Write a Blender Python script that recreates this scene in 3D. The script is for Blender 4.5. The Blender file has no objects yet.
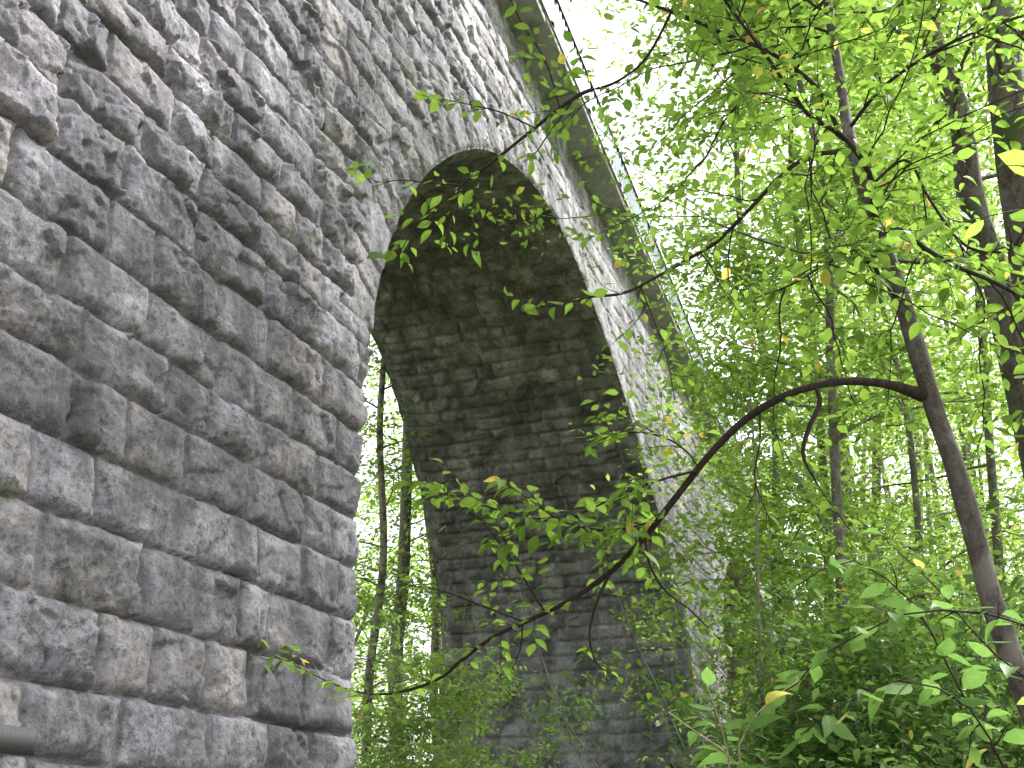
import bpy, math, random
import numpy as np
from mathutils import Vector
R = np.random.RandomState(11)
rnd = random.Random(5)
S = bpy.context.scene
COL = S.collection

# ---------------------------------------------------------------- camera frame
F = 1100.0; CAMZ = 1.6
PITCH = math.atan((845-384)/F); AZ = math.radians(20.587)
def ray(u, v):
    cx, cy = u-512.0, 384.0-v
    r, fw, up = cx, F*math.cos(PITCH)-cy*math.sin(PITCH), F*math.sin(PITCH)+cy*math.cos(PITCH)
    return np.array([r*math.sin(AZ)+fw*math.cos(AZ), -r*math.cos(AZ)+fw*math.sin(AZ), up])/F
CAM = np.array([0.0, 0.0, CAMZ])
def P(u, v, d): return CAM+ray(u, v)*d

# ---------------------------------------------------------------- object helpers
def link(o, parent=None):
    COL.objects.link(o)
    if parent is not None: o.parent = parent
    return o
def tag(o, label=None, cat=None, group=None, kind=None):
    if label: o['label'] = label
    if cat: o['category'] = cat
    if group: o['group'] = group
    if kind: o['kind'] = kind
    return o
def mesh_obj(name, V, Fc, mat, parent=None, smooth=True, attrs=None, nquad=4):
    """V (n,3) array; Fc list of (m,k) index arrays (each with constant k)"""
    me = bpy.data.meshes.new(name)
    V = np.asarray(V, dtype=np.float32)
    if parent is not None:
        V = V-np.array(parent.location, dtype=np.float32)
    if not (isinstance(Fc, list) and isinstance(Fc[0], np.ndarray)): Fc = [np.asarray(Fc)]
    Fc = [np.asarray(f, dtype=np.int32) for f in Fc if len(f)]
    me.vertices.add(len(V)); me.vertices.foreach_set('co', V.ravel())
    loops = np.concatenate([f.ravel() for f in Fc])
    tot = np.concatenate([np.full(len(f), f.shape[1], dtype=np.int32) for f in Fc])
    st = np.concatenate([[0], np.cumsum(tot)[:-1]]).astype(np.int32)
    me.loops.add(len(loops)); me.loops.foreach_set('vertex_index', loops)
    me.polygons.add(len(tot)); me.polygons.foreach_set('loop_start', st)
    try: me.polygons.foreach_set('loop_total', tot)
    except Exception: pass
    me.update(calc_edges=True)
    if smooth: me.polygons.foreach_set('use_smooth', np.ones(len(tot), dtype=bool))
    for k, a in (attrs or {}).items():
        a = np.asarray(a, dtype=np.float32)
        at = me.attributes.new(k, 'FLOAT', 'POINT'); at.data.foreach_set('value', a)
    me.validate(verbose=False)
    if mat: me.materials.append(mat)
    o = bpy.data.objects.new(name, me)
    return link(o, parent)
def empty(name, loc, label, cat, group=None):
    o = bpy.data.objects.new(name, None); o.location = tuple(float(c) for c in loc); o.empty_display_size = .3
    link(o); tag(o, label, cat, group); return o

# ---------------------------------------------------------------- noise
def vnoise(x, y, seed=0):
    xi = np.floor(x).astype(np.int64); yi = np.floor(y).astype(np.int64)
    fx = x-xi; fy = y-yi; fx = fx*fx*(3-2*fx); fy = fy*fy*(3-2*fy)
    def h(a, b):
        n = (a*374761393+b*668265263+seed*974634777) & 0xffffffff
        n = ((n ^ (n >> 13))*1274126177) & 0xffffffff
        return ((n ^ (n >> 16)) & 0xffff)/65535.0
    return (h(xi, yi)*(1-fx)+h(xi+1, yi)*fx)*(1-fy)+(h(xi, yi+1)*(1-fx)+h(xi+1, yi+1)*fx)*fy
def fbm(x, y, s=0, o=4):
    r = 0; a = .5
    for i in range(o):
        r = r+a*vnoise(x, y, s+i*17); a *= .5; x = x*2.03+5.1; y = y*2.03+1.7
    return r/(1-.5**o)
def sst(a, b, x):
    t = np.clip((x-a)/(b-a), 0, 1); return t*t*(3-2*t)

# ---------------------------------------------------------------- materials
def nmat(name):
    m = bpy.data.materials.new(name); m.use_nodes = True
    nt = m.node_tree; nt.nodes.clear()
    out = nt.nodes.new('ShaderNodeOutputMaterial')
    return m, nt, out
def N(nt, t, **k):
    n = nt.nodes.new(t)
    for a, b in k.items():
        if a.startswith('_'): setattr(n, a[1:], b)
        else: n.inputs[a.replace('0', ' ')].default_value = b
    return n
def L(nt, a, b): nt.links.new(a, b)
def noise(nt, vec, scale, detail=4, rough=.55):
    n = nt.nodes.new('ShaderNodeTexNoise'); n.inputs['Scale'].default_value = scale
    n.inputs['Detail'].default_value = detail; n.inputs['Roughness'].default_value = rough
    L(nt, vec, n.inputs['Vector']); return n.outputs['Fac']
def ramp(nt, fac, stops):
    n = nt.nodes.new('ShaderNodeValToRGB'); e = n.color_ramp.elements
    while len(e) > 1: e.remove(e[-1])
    e[0].position = stops[0][0]; c = stops[0][1]; e[0].color = (*c, 1) if len(c) == 3 else c
    for p, c in stops[1:]:
        q = e.new(p); q.color = (*c, 1)
    L(nt, fac, n.inputs['Fac']); return n.outputs['Color']
def g(v): return (v, v, v)
def mix(nt, fac, a, b, mode='MIX'):
    n = nt.nodes.new('ShaderNodeMix'); n.data_type = 'RGBA'; n.blend_type = mode
    for s, v in ((0, fac), (6, a), (7, b)):
        if hasattr(v, 'is_output'): L(nt, v, n.inputs[s])
        else: n.inputs[s].default_value = v if s == 0 else (*v, 1)
    return n.outputs[2]
def math_(nt, op, a, b=0.0):
    n = nt.nodes.new('ShaderNodeMath'); n.operation = op
    for i, v in enumerate((a, b)):
        if hasattr(v, 'is_output'): L(nt, v, n.inputs[i])
        else: n.inputs[i].default_value = v
    return n.outputs[0]
def bump(nt, h, dist, strength=1.0, nrm=None):
    n = nt.nodes.new('ShaderNodeBump'); n.inputs['Strength'].default_value = strength; n.inputs['Distance'].default_value = dist
    L(nt, h, n.inputs['Height'])
    if nrm is not None: L(nt, nrm, n.inputs['Normal'])
    return n.outputs['Normal']

def stone_material(name, base, dark, warm, moss=.3, soot=0.0, micro=1.0):
    m, nt, out = nmat(name)
    geo = N(nt, 'ShaderNodeNewGeometry'); pos = geo.outputs['Position']
    st = N(nt, 'ShaderNodeAttribute', _attribute_name='stone').outputs['Fac']
    jn = N(nt, 'ShaderNodeAttribute', _attribute_name='joint').outputs['Fac']
    big = noise(nt, pos, .55, 5); mid = noise(nt, pos, 3.2, 6, .62); fine = noise(nt, pos, 26, 6, .7)
    # per stone tone
    c = mix(nt, st, tuple(x*.62 for x in base), tuple(x*1.28 for x in base))
    # warm stones
    w = ramp(nt, math_(nt, 'ADD', math_(nt, 'MULTIPLY', st, 3.7), math_(nt, 'MULTIPLY', mid, .6)), [(0, g(0)), (.2, g(0)), (1, g(0))])
    frac = math_(nt, 'FRACT', math_(nt, 'MULTIPLY', st, 7.31))
    wf = math_(nt, 'MULTIPLY', ramp(nt, frac, [(.70, g(0)), (.82, g(1))]), ramp(nt, mid, [(.4, g(0)), (.6, g(.75))]))
    c = mix(nt, wf, c, warm)
    # weather blotches
    c = mix(nt, ramp(nt, mid, [(.38, g(.8)), (.58, g(0))]), c, dark)
    c = mix(nt, ramp(nt, noise(nt, pos, 1.3, 6, .6), [(.56, g(0)), (.70, g(.6))]), c, tuple(min(1, x*1.55) for x in base))
    c = mix(nt, ramp(nt, fine, [(.36, g(.7)), (.50, g(0))]), c, tuple(x*.55 for x in dark))
    c = mix(nt, ramp(nt, fine, [(.57, g(0)), (.70, g(.4))]), c, tuple(min(1, x*1.75) for x in base))
    # vertical water staining
    mp = nt.nodes.new('ShaderNodeMapping'); mp.inputs['Scale'].default_value = (2.2, 2.2, .22); L(nt, pos, mp.inputs['Vector'])
    stain = noise(nt, mp.outputs['Vector'], 1.0, 5, .6)
    c = mix(nt, ramp(nt, stain, [(.48, g(0)), (.62, g(.7+soot))]), c, tuple(x*.8 for x in dark))
    c = mix(nt, ramp(nt, stain, [(.30, g(.55)), (.40, g(0))]), c, (base[0]*1.5, base[1]*1.45, base[2]*1.3))
    if soot: c = mix(nt, ramp(nt, noise(nt, pos, 1.9, 6, .68), [(.46, g(0)), (.60, g(.75))]), c, tuple(x*.42 for x in dark))
    # cracks and pits
    ck = math_(nt, 'ABSOLUTE', math_(nt, 'SUBTRACT', noise(nt, pos, 5.5, 7, .6), .5))
    ckm = math_(nt, 'MULTIPLY', ramp(nt, ck, [(0, g(.7)), (.004, g(.5)), (.010, g(0))]), ramp(nt, noise(nt, pos, 2.2, 3), [(.47, g(0)), (.56, g(1))]))
    c = mix(nt, ckm, c, tuple(x*.35 for x in dark))
    c = mix(nt, ramp(nt, noise(nt, pos, 11, 8, .7), [(.34, g(.7)), (.39, g(0))]), c, tuple(x*.5 for x in dark))
    # mortar
    mc = mix(nt, fine, tuple(x*.45 for x in base), (base[0]*1.45, base[1]*1.38, base[2]*1.2))
    c = mix(nt, ramp(nt, jn, [(.15, g(0)), (.5, g(.45)), (1, g(.85))]), c, mc)
    # moss
    mo = math_(nt, 'MULTIPLY', ramp(nt, noise(nt, pos, 2.1, 5, .65), [(.60-.12*moss, g(0)), (.72-.12*moss, g(1))]), math_(nt, 'ADD', math_(nt, 'MULTIPLY', jn, .8), moss*.35))
    c = mix(nt, mo, c, (.05, .075, .018))
    p = N(nt, 'ShaderNodeBsdfPrincipled'); p.inputs['Roughness'].default_value = .88
    p.inputs['Specular IOR Level'].default_value = .25
    L(nt, c, p.inputs['Base Color'])
    # chiselled facets: distorted voronoi edges, plus grain
    wv = N(nt, 'ShaderNodeVectorMath', _operation='ADD'); L(nt, pos, wv.inputs[0])
    nc = nt.nodes.new('ShaderNodeTexNoise'); nc.inputs['Scale'].default_value = 5; L(nt, pos, nc.inputs['Vector'])
    sc = N(nt, 'ShaderNodeVectorMath', _operation='SCALE'); sc.inputs['Scale'].default_value = .09
    L(nt, nc.outputs['Color'], sc.inputs[0]); L(nt, sc.outputs[0], wv.inputs[1])
    v = nt.nodes.new('ShaderNodeTexVoronoi'); v.feature = 'F1'; v.inputs['Scale'].default_value = 8; L(nt, wv.outputs[0], v.inputs['Vector'])
    mpv = nt.nodes.new('ShaderNodeMapping'); mpv.inputs['Scale'].default_value = (1, 1, 1.5); mpv.inputs['Rotation'].default_value = (0, .5, 0); L(nt, wv.outputs[0], mpv.inputs['Vector']); L(nt, mpv.outputs['Vector'], v.inputs['Vector'])
    v2 = nt.nodes.new('ShaderNodeTexVoronoi'); v2.inputs['Scale'].default_value = 21; L(nt, mpv.outputs['Vector'], v2.inputs['Vector'])
    st1 = N(nt, 'ShaderNodeSeparateColor'); L(nt, v.outputs['Color'], st1.inputs[0]); st2 = N(nt, 'ShaderNodeSeparateColor'); L(nt, v2.outputs['Color'], st2.inputs[0])
    b0 = bump(nt, st1.outputs[0], .026*micro, 1.0); b1 = bump(nt, st2.outputs[0], .009*micro, .8, b0)
    b2 = bump(nt, noise(nt, pos, 16, 8, .7), .013*micro, .8, b1)
    b3 = bump(nt, noise(nt, pos, 45, 6, .75), .016*micro, 1.0, b2)
    L(nt, b3, p.inputs['Normal']); L(nt, p.outputs[0], out.inputs['Surface'])
    return m
STONE = stone_material('ashlar', (.455, .44, .50), (.175, .168, .195), (.45, .395, .395), .6)
VAULT = stone_material('vault_stone', (.46, .465, .485), (.22, .22, .225), (.36, .34, .31), .4, .1)

def concrete():
    m, nt, out = nmat('weathered_concrete')
    pos = N(nt, 'ShaderNodeNewGeometry').outputs['Position']
    c = mix(nt, noise(nt, pos, 1.6, 6), (.22, .22, .205), (.34, .335, .315))
    c = mix(nt, ramp(nt, noise(nt, pos, 9, 5), [(.35, g(.6)), (.55, g(0))]), c, (.16, .158, .145))
    p = N(nt, 'ShaderNodeBsdfPrincipled'); p.inputs['Roughness'].default_value = .9
    L(nt, c, p.inputs['Base Color']); L(nt, bump(nt, noise(nt, pos, 30, 5), .01, .6), p.inputs['Normal'])
    L(nt, p.outputs[0], out.inputs['Surface']); return m
CONC = concrete()
def metal(name, col, rough=.5, met=.6):
    m, nt, out = nmat(name)
    pos = N(nt, 'ShaderNodeNewGeometry').outputs['Position']
    c = mix(nt, noise(nt, pos, 2.5, 6), tuple(x*.75 for x in col), col)
    c = mix(nt, ramp(nt, noise(nt, pos, 14, 5), [(.58, g(0)), (.7, g(.6))]), c, tuple(x*.45 for x in col))
    p = N(nt, 'ShaderNodeBsdfPrincipled'); p.inputs['Roughness'].default_value = rough; p.inputs['Metallic'].default_value = met
    L(nt, c, p.inputs['Base Color']); L(nt, p.outputs[0], out.inputs['Surface']); return m
GALV = metal('galvanised_sheet', (.23, .30, .34), .7, .0)
DARKM = metal('dark_steel', (.035, .04, .045), .7, .2)
PLATE = metal('zinc_plate', (.11, .11, .12), .6, .3)

def bark(name, a, b, spots=None, moss=0.0, scale=1.0):
    m, nt, out = nmat(name)
    pos = N(nt, 'ShaderNodeNewGeometry').outputs['Position']
    mp = nt.nodes.new('ShaderNodeMapping'); mp.inputs['Scale'].default_value = (1, 1, .3); L(nt, pos, mp.inputs['Vector'])
    n1 = noise(nt, mp.outputs['Vector'], 22*scale, 6, .65); n2 = noise(nt, pos, 4*scale, 5)
    c = mix(nt, ramp(nt, n1, [(.35, g(0)), (.65, g(1))]), a, b)
    c = mix(nt, ramp(nt, noise(nt, pos, 60*scale, 5, .7), [(.55, g(0)), (.66, g(.6))]), c, tuple(min(1, x*1.9) for x in b))
    c = mix(nt, ramp(nt, noise(nt, pos, 35*scale, 5, .7), [(.36, g(.7)), (.46, g(0))]), c, tuple(x*.45 for x in a))
    if spots: c = mix(nt, ramp(nt, n2, [(.52, g(0)), (.6, g(.85))]), c, spots)
    if moss: c = mix(nt, ramp(nt, noise(nt, pos, 2.7, 5, .6), [(.62-.2*moss, g(0)), (.72-.2*moss, g(.85))]), c, (.06, .10, .015))
    p = N(nt, 'ShaderNodeBsdfPrincipled'); p.inputs['Roughness'].default_value = .85
    L(nt, c, p.inputs['Base Color']); L(nt, bump(nt, n1, .02/scale, .7), p.inputs['Normal'])
    L(nt, p.outputs[0], out.inputs['Surface']); return m
BARK_SAP = bark('smooth_brown_bark', (.075, .062, .058), (.16, .14, .13), (.24, .22, .20), 0, 1.6)
BARK_TWIG = bark('dark_twig_bark', (.022, .015, .014), (.055, .036, .032), None, 0, 2)
BARK_BIG = bark('rough_mossy_bark', (.055, .046, .038), (.17, .15, .125), (.19, .19, .17), .5, .8)
BARK_PALE = bark('pale_birch_bark', (.20, .18, .15), (.40, .37, .31), (.08, .06, .05), 0, 1.5)
BARK_GREY = bark('grey_forest_bark', (.12, .105, .095), (.27, .25, .225), (.34, .33, .30), .25, 1)
STRAW = bark('dry_stems', (.30, .24, .15), (.50, .42, .29), None, 0, 2)

def leafmat(name, dark, light, yellow, trans=.55, gloss=.25, tmul=1.5):
    m, nt, out = nmat(name)
    t = N(nt, 'ShaderNodeAttribute', _attribute_name='tint').outputs['Fac']
    c = ramp(nt, t, [(0, dark), (.9, light), (.955, light), (.97, yellow), (1, (.36, .22, .12))])
    d = N(nt, 'ShaderNodeBsdfPrincipled'); d.inputs['Roughness'].default_value = .5; d.inputs['Specular IOR Level'].default_value = gloss
    L(nt, c, d.inputs['Base Color'])
    lp = N(nt, 'ShaderNodeNewGeometry').outputs['Position']
    c = mix(nt, ramp(nt, noise(nt, lp, 55, 3), [(.42, g(.25)), (.6, g(0))]), c, tuple(x*.8 for x in dark))
    L(nt, c, d.inputs['Base Color'])
    tc = mix(nt, 1.0, c, (tmul*1.17, tmul*1.12, tmul*1.25), 'MULTIPLY')
    tr = N(nt, 'ShaderNodeBsdfTranslucent'); L(nt, tc, tr.inputs['Color'])
    mx = N(nt, 'ShaderNodeMixShader'); mx.inputs[0].default_value = trans
    L(nt, d.outputs[0], mx.inputs[1]); L(nt, tr.outputs[0], mx.inputs[2]); L(nt, mx.outputs[0], out.inputs['Surface'])
    return m
LEAF = leafmat('fresh_leaf', (.09, .17, .025), (.23, .39, .05), (.60, .52, .08))
LEAF_PALE = leafmat('lightened_shrub_leaf', (.12, .22, .04), (.30, .43, .11), (.60, .52, .12))  # lightened leaf copy: colour stands in for sunlight missing under the arch
LEAF_FG = leafmat('soft_bluish_leaf', (.09, .19, .04), (.19, .35, .07), (.5, .46, .10), .45, .35)
LEAF_DK = leafmat('painted_shade_leaf', (.06, .125, .03), (.16, .28, .055), (.35, .33, .05), .45)  # darker leaf copy: shade on the low growth is put into its colour
LEAF_FAR = leafmat('far_leaf', (.12, .21, .03), (.29, .44, .08), (.40, .40, .06), .55)

# ---------------------------------------------------------------- ashlar relief
def clefts(x, y, sc, seed):
    """split-rock facets: every cell of a jittered grid is its own tilted plane"""
    x = x*sc; y = y*sc; xi = np.floor(x).astype(np.int64); yi = np.floor(y).astype(np.int64)
    best = np.full(x.shape, 99.); out = np.zeros(x.shape)
    def h(a, b, k):
        n = (a*374761393+b*668265263+(seed+k)*974634777) & 0xffffffff
        n = ((n ^ (n >> 13))*1274126177) & 0xffffffff
        return ((n ^ (n >> 16)) & 0xffff)/65535.0
    for i in (-1, 0, 1):
        for j in (-1, 0, 1):
            a = xi+i; b = yi+j; px = a+h(a, b, 1); py = b+h(a, b, 2); d = (x-px)**2+(y-py)**2
            m = d < best; best = np.where(m, d, best)
            val = (h(a, b, 3)-.5)*.6+(x-px)*(h(a, b, 4)-.5)*1.5+(y-py)*(h(a, b, 5)-.35)*1.5
            out = np.where(m, val, out)
    return out
class Ashlar:
    def __init__(s, v0, v1, ch=(.36, .46), bw=(.42, .95), seed=1, pre=None, umin=-10, umax=90):
        r = np.random.RandomState(seed); e = list(pre or [v0])
        while e[-1] < v1: e.append(e[-1]+r.uniform(*ch))
        s.e = np.array(e); s.r = []; s.seed = seed
        for i in range(len(e)+1):
            w = r.uniform(bw[0], bw[1], int((umax-umin)/bw[0])+4); s.r.append(umin-r.uniform(0, 1)+np.cumsum(w))
    def __call__(s, u, v, amp=.09, facet=True):
        sd = s.seed
        uw = u+.022*(fbm(u*2.3, v*2.3, sd+3, 3)-.5)*2+.012*(fbm(u*11, v*11, sd+5, 2)-.5)*2
        vw = v+.020*(fbm(u*1.4, v*2.9, sd+4, 3)-.5)*2+.012*(fbm(u*12, v*12, sd+6, 2)-.5)*2
        ci = np.clip(np.searchsorted(s.e, vw)-1, 0, len(s.e)-2)
        vl = s.e[ci]; vh = s.e[ci+1]
        ul = np.zeros_like(u); uh = np.ones_like(u); bi = np.zeros(u.shape, dtype=np.int64)
        for c in np.unique(ci):
            m = ci == c; ed = s.r[c]; k = np.clip(np.searchsorted(ed, uw[m])-1, 0, len(ed)-2)
            ul[m] = ed[k]; uh[m] = ed[k+1]; bi[m] = k
        def hh(k):
            n = (ci*73856093 ^ bi*19349663 ^ (k+sd)*83492791) & 0xffffffff
            n = ((n ^ (n >> 13))*1274126177) & 0xffffffff; return ((n ^ (n >> 16)) & 0xffff)/65535.
        du = np.minimum(uw-ul, uh-uw); dv = np.minimum(vw-vl, vh-vw); d = np.minimum(du, dv)
        p = (uw-(ul+uh)/2)/(uh-ul)*2; q = (vw-(vl+vh)/2)/(vh-vl)*2
        h = np.full(u.shape, 9.)
        for k in range(6):
            a = hh(10+k)*6.283; sl = (.12+.45*hh(30+k)) if k < 4 else (.5+.6*hh(30+k)); off = (.75+.4*hh(50+k)) if k < 4 else (1.0+.5*hh(50+k))
            h = np.minimum(h, off-.75*sl*(p*np.cos(a)+q*np.sin(a)+.25*(fbm(u*3.1+k*7, v*3.1, sd+k, 2)-.5)))
        h = h-.18*q*0+.18
        jw = .006*vnoise(u*3.3, v*3.3, sd+71)
        rise = sst(0.003+jw, .016+jw, d)*.72+sst(.014, .075, d)*.28
        n1 = fbm(u*5, v*5, sd+9, 4)-.5
        c0 = clefts(u+.05*n1, v*1.2, 3.0, sd+47); c1 = clefts(u+.03*n1, v*1.3, 6.5, sd+41); c2 = clefts(u*1.2-.02*n1, v, 15., sd+43)
        rough = .7+1.5*hh(5)**1.2
        A = amp/.06
        H = A*rise*(.020+.034*hh(3)**1.3+.052*np.clip(h, .05, 1.15)+rough*(.038*c0+.017*c1+.007*c2)+.012*n1-.014*np.clip(vnoise(u*2.9, v*3.7, sd+88)-.72, 0, 1)/.28)
        H = np.maximum(H, .006*rise)
        mortar = 1-sst(.008, .020, d)
        H = H+mortar*A*(.010*(vnoise(u*2.1, v*2.1, sd+61)))+.003*(fbm(u*25, v*25, sd+2, 2)-.5)
        jv = 1-sst(.010, .022, du+.008*(vnoise(u*9, v*9, sd+8)-.5)); jh = 1-sst(.006, .020, dv)
        return H, hh(1), np.maximum(jv, jh*.5)

# ---------------------------------------------------------------- viaduct
D0 = 4.0; BAT = .08
def yf(z): return D0+BAT*z            # z relative to camera height
def yb(z): return 9.6-BAT*z
def zc(x): return 13.99-.152*x        # underside of cornice
AP = np.array([(7.36, -2.4), (7.42, .4), (7.48, 1.8), (7.58, 2.9), (7.74, 3.7), (7.98, 4.5), (8.25, 5.2), (8.52, 5.72), (8.92, 6.3), (9.4, 6.9), (9.9, 7.4),
               (10.6, 8.0), (11.6, 8.66), (12.6, 9.08), (13.5, 9.30), (14.3, 9.36), (15.1, 9.24), (16.1, 8.86), (17.2, 8.2), (18.2, 7.35), (19.1, 6.4),
               (19.85, 5.45), (20.4, 4.6), (20.72, 3.8), (20.86, 2.8), (20.9, 1.6), (20.92, 0), (20.92, -2.4)])
def smooth(Pn, n):
    Pn = np.asarray(Pn, float); d = np.r_[0, np.cumsum(np.linalg.norm(np.diff(Pn, axis=0), axis=1))]
    m = np.gradient(Pn, d, axis=0)
    t = np.linspace(0, d[-1], n); i = np.clip(np.searchsorted(d, t, side='right')-1, 0, len(d)-2)
    h = (d[i+1]-d[i])[:, None]; s = ((t-d[i])[:, None])/h
    return (2*s**3-3*s**2+1)*Pn[i]+(s**3-2*s**2+s)*h*m[i]+(-2*s**3+3*s**2)*Pn[i+1]+(s**3-s**2)*h*m[i+1]
def arch_profile(k, n=500):
    A = AP.copy(); A[:, 0] += 16.65*k
    z = A[:, 1]; A[:, 1] = np.where(z > 0, z*(1-.205*k), z)
    return smooth(A, n)
ARCH = [arch_profile(k) for k in range(3)]
def dist_poly(x, z, Q):
    """signed distance (negative inside opening) and nearest point"""
    d2 = np.full(x.shape, 1e9); nx = np.zeros_like(x); nz = np.zeros_like(z); arc = np.zeros_like(x)
    for i in range(0, len(Q)):
        dd = (x-Q[i, 0])**2+(z-Q[i, 1])**2; m = dd < d2
        d2[m] = dd[m]; nx[m] = Q[i, 0]; nz[m] = Q[i, 1]; arc[m] = i
    ii = arc.astype(int); bx, bz, bd, ba = nx.copy(), nz.copy(), d2.copy(), arc.copy()
    for o_ in (-1, 0):
        a_ = np.clip(ii+o_, 0, len(Q)-2); ax, az_ = Q[a_, 0], Q[a_, 1]; ex, ez = Q[a_+1, 0]-ax, Q[a_+1, 1]-az_
        t_ = np.clip(((x-ax)*ex+(z-az_)*ez)/(ex*ex+ez*ez+1e-12), 0, 1); px_, pz_ = ax+t_*ex, az_+t_*ez; dd = (x-px_)**2+(z-pz_)**2
        m = dd < bd; bx[m] = px_[m]; bz[m] = pz_[m]; bd[m] = dd[m]; ba[m] = (a_+t_)[m]
    nx, nz, d2, arc = bx, bz, bd, ba
    top = np.argmax(Q[:, 1])
    zl = np.interp(x, Q[:, 0], Q[:, 1], left=-99, right=-99)
    # opening test through horizontal extents at this height
    xl = np.interp(z, Q[:top+1, 1], Q[:top+1, 0]); xr = np.interp(-z, -Q[top:, 1], Q[top:, 0])
    ins = (x > xl) & (x < xr) & (z < Q[top, 1])
    return np.where(ins, -1, 1)*np.sqrt(d2), nx, nz, arc

viaduct = empty('stone_viaduct', (6, 6.8, 0), 'tall weathered grey rock-faced stone viaduct with dark round arches and a pale railing on top', 'viaduct')

def front_wall():
    xs = np.concatenate([np.arange(-7, 2.6, .12), np.arange(2.6, 8.4, .0145), np.arange(8.4, 21.5, .034), np.arange(21.5, 27, .08), np.arange(27, 60, .2)])
    zs = np.concatenate([np.arange(-1.9, 0, .05), np.arange(0, 9.5, .0175), np.arange(9.5, 15.3, .028)])
    X, Z = np.meshgrid(xs, zs, indexing='ij'); top = zc(X)+.05
    keep = Z < top+.03; Z = np.minimum(Z, top)
    dmin = np.full(X.shape, 99.); which = np.zeros(X.shape, int); arc = np.zeros(X.shape); X0 = X.copy(); Z0 = Z.copy()
    for k, Q in enumerate(ARCH):
        m = (X0 > Q[:, 0].min()-.9) & (X0 < Q[:, 0].max()+.9) & (Z0 < Q[:, 1].max()+.9)
        idx = np.nonzero(m); d, nx, nz, ar = dist_poly(X0[idx], Z0[idx], Q)
        step = .021 if k == 0 else .05
        cell = np.where(X0[idx] < 8.4, .022, np.where(X0[idx] < 21.5, .045, np.where(X0[idx] < 27, .085, .21)))
        sn = (d < 0) & (d > -cell); sn2 = (d >= 0) & (d < cell*.35); s_ = sn | sn2
        xi = X[idx]; zi = Z[idx]; xi[s_] = nx[s_]; zi[s_] = nz[s_]; X[idx] = xi; Z[idx] = zi
        kk = keep[idx]; kk[(d <= -cell)] = False; keep[idx] = kk
        dm = dmin[idx]; mm = np.abs(d) < dm; dm[mm] = np.where(s_, 0, np.maximum(d, 0))[mm]; dmin[idx] = dm
        a = arc[idx]; a[mm] = ar[mm]; arc[idx] = a
    ash = Ashlar(-2, 16, (.35, .44), (.36, .82), 3, pre=[-2.05, -1.6, -1.2, -.8, -.4, -.02, .37, .72, 1.14, 1.57])
    H, sid, jn = ash(X, Z, .066)
    # ring of voussoirs round the main openings
    ring = Ashlar(-1, 2, (.62, .63), (.42, .80), 21, pre=[-.7, 0., .62, 1.3], umin=-1, umax=60)
    arcl = arc/500.*38.
    Hr, sr, jr = ring(arcl, np.clip(dmin, 0, 1.2), .055)
    rm = (dmin < .55+.12*np.sin(arc*.9)) & (Z > 4.2)
    H = np.where(rm, Hr*.9, H); sid = np.where(rm, sr*.5+.5, sid); jn = np.where(rm, jr, jn)
    e = sst(-.01, .06, dmin); H = H*e+.016*(1-e)
    H = H*(1-.55*sst(9.5, 16, X))
    Y = yf(Z)-H
    V = np.stack([X, Y, Z+CAMZ], -1).reshape(-1, 3)
    nx_, nz_ = X.shape
    I = np.arange(nx_*nz_).reshape(nx_, nz_)
    q = np.stack([I[:-1, :-1], I[1:, :-1], I[1:, 1:], I[:-1, 1:]], -1).reshape(-1, 4)
    kp = keep.ravel(); ok = kp[q].all(1)
    q = q[ok]
    vz = V[q]; area = np.linalg.norm(np.cross(vz[:, 2]-vz[:, 0], vz[:, 3]-vz[:, 1]), axis=1); q = q[area > 1e-7]
    used = np.zeros(len(V), bool); used[q.ravel()] = True; mp = np.cumsum(used)-1
    mesh_obj('front_wall', V[used], mp[q], STONE, viaduct, attrs={'stone': sid.ravel()[used], 'joint': jn.ravel()[used]})
front_wall()

def rear_wall():
    xs = np.arange(-7, 60, .16); zs = np.arange(-1.9, 15.3, .16)
    X, Z = np.meshgrid(xs, zs, indexing='ij'); top = zc(X)+.05; keep = Z < top+.18; Z = np.minimum(Z, top)
    for Q in ARCH:
        m = (X > Q[:, 0].min()-.9) & (X < Q[:, 0].max()+.9) & (Z < Q[:, 1].max()+.9)
        idx = np.nonzero(m); d, nx, nz, ar = dist_poly(X[idx], Z[idx], Q)
        s_ = (d < .04) & (d > -.17); xi = X[idx]; zi = Z[idx]; xi[s_] = nx[s_]; zi[s_] = nz[s_]; X[idx] = xi; Z[idx] = zi
        kk = keep[idx]; kk[d <= -.17] = False; keep[idx] = kk
    H, sid, jn = Ashlar(-2, 16, seed=8)(X, Z, .06)
    V = np.stack([X, yb(Z)+H*.3, Z+CAMZ], -1).reshape(-1, 3); I = np.arange(X.size).reshape(X.shape)
    q = np.stack([I[:-1, :-1], I[:-1, 1:], I[1:, 1:], I[1:, :-1]], -1).reshape(-1, 4); q = q[keep.ravel()[q].all(1)]
    vz = V[q]; area = np.linalg.norm(np.cross(vz[:, 2]-vz[:, 0], vz[:, 3]-vz[:, 1]), axis=1); q = q[area > 1e-6]
    mesh_obj('rear_wall', V, q, STONE, viaduct, attrs={'stone': sid.ravel(), 'joint': jn.ravel()})
rear_wall()

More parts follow.
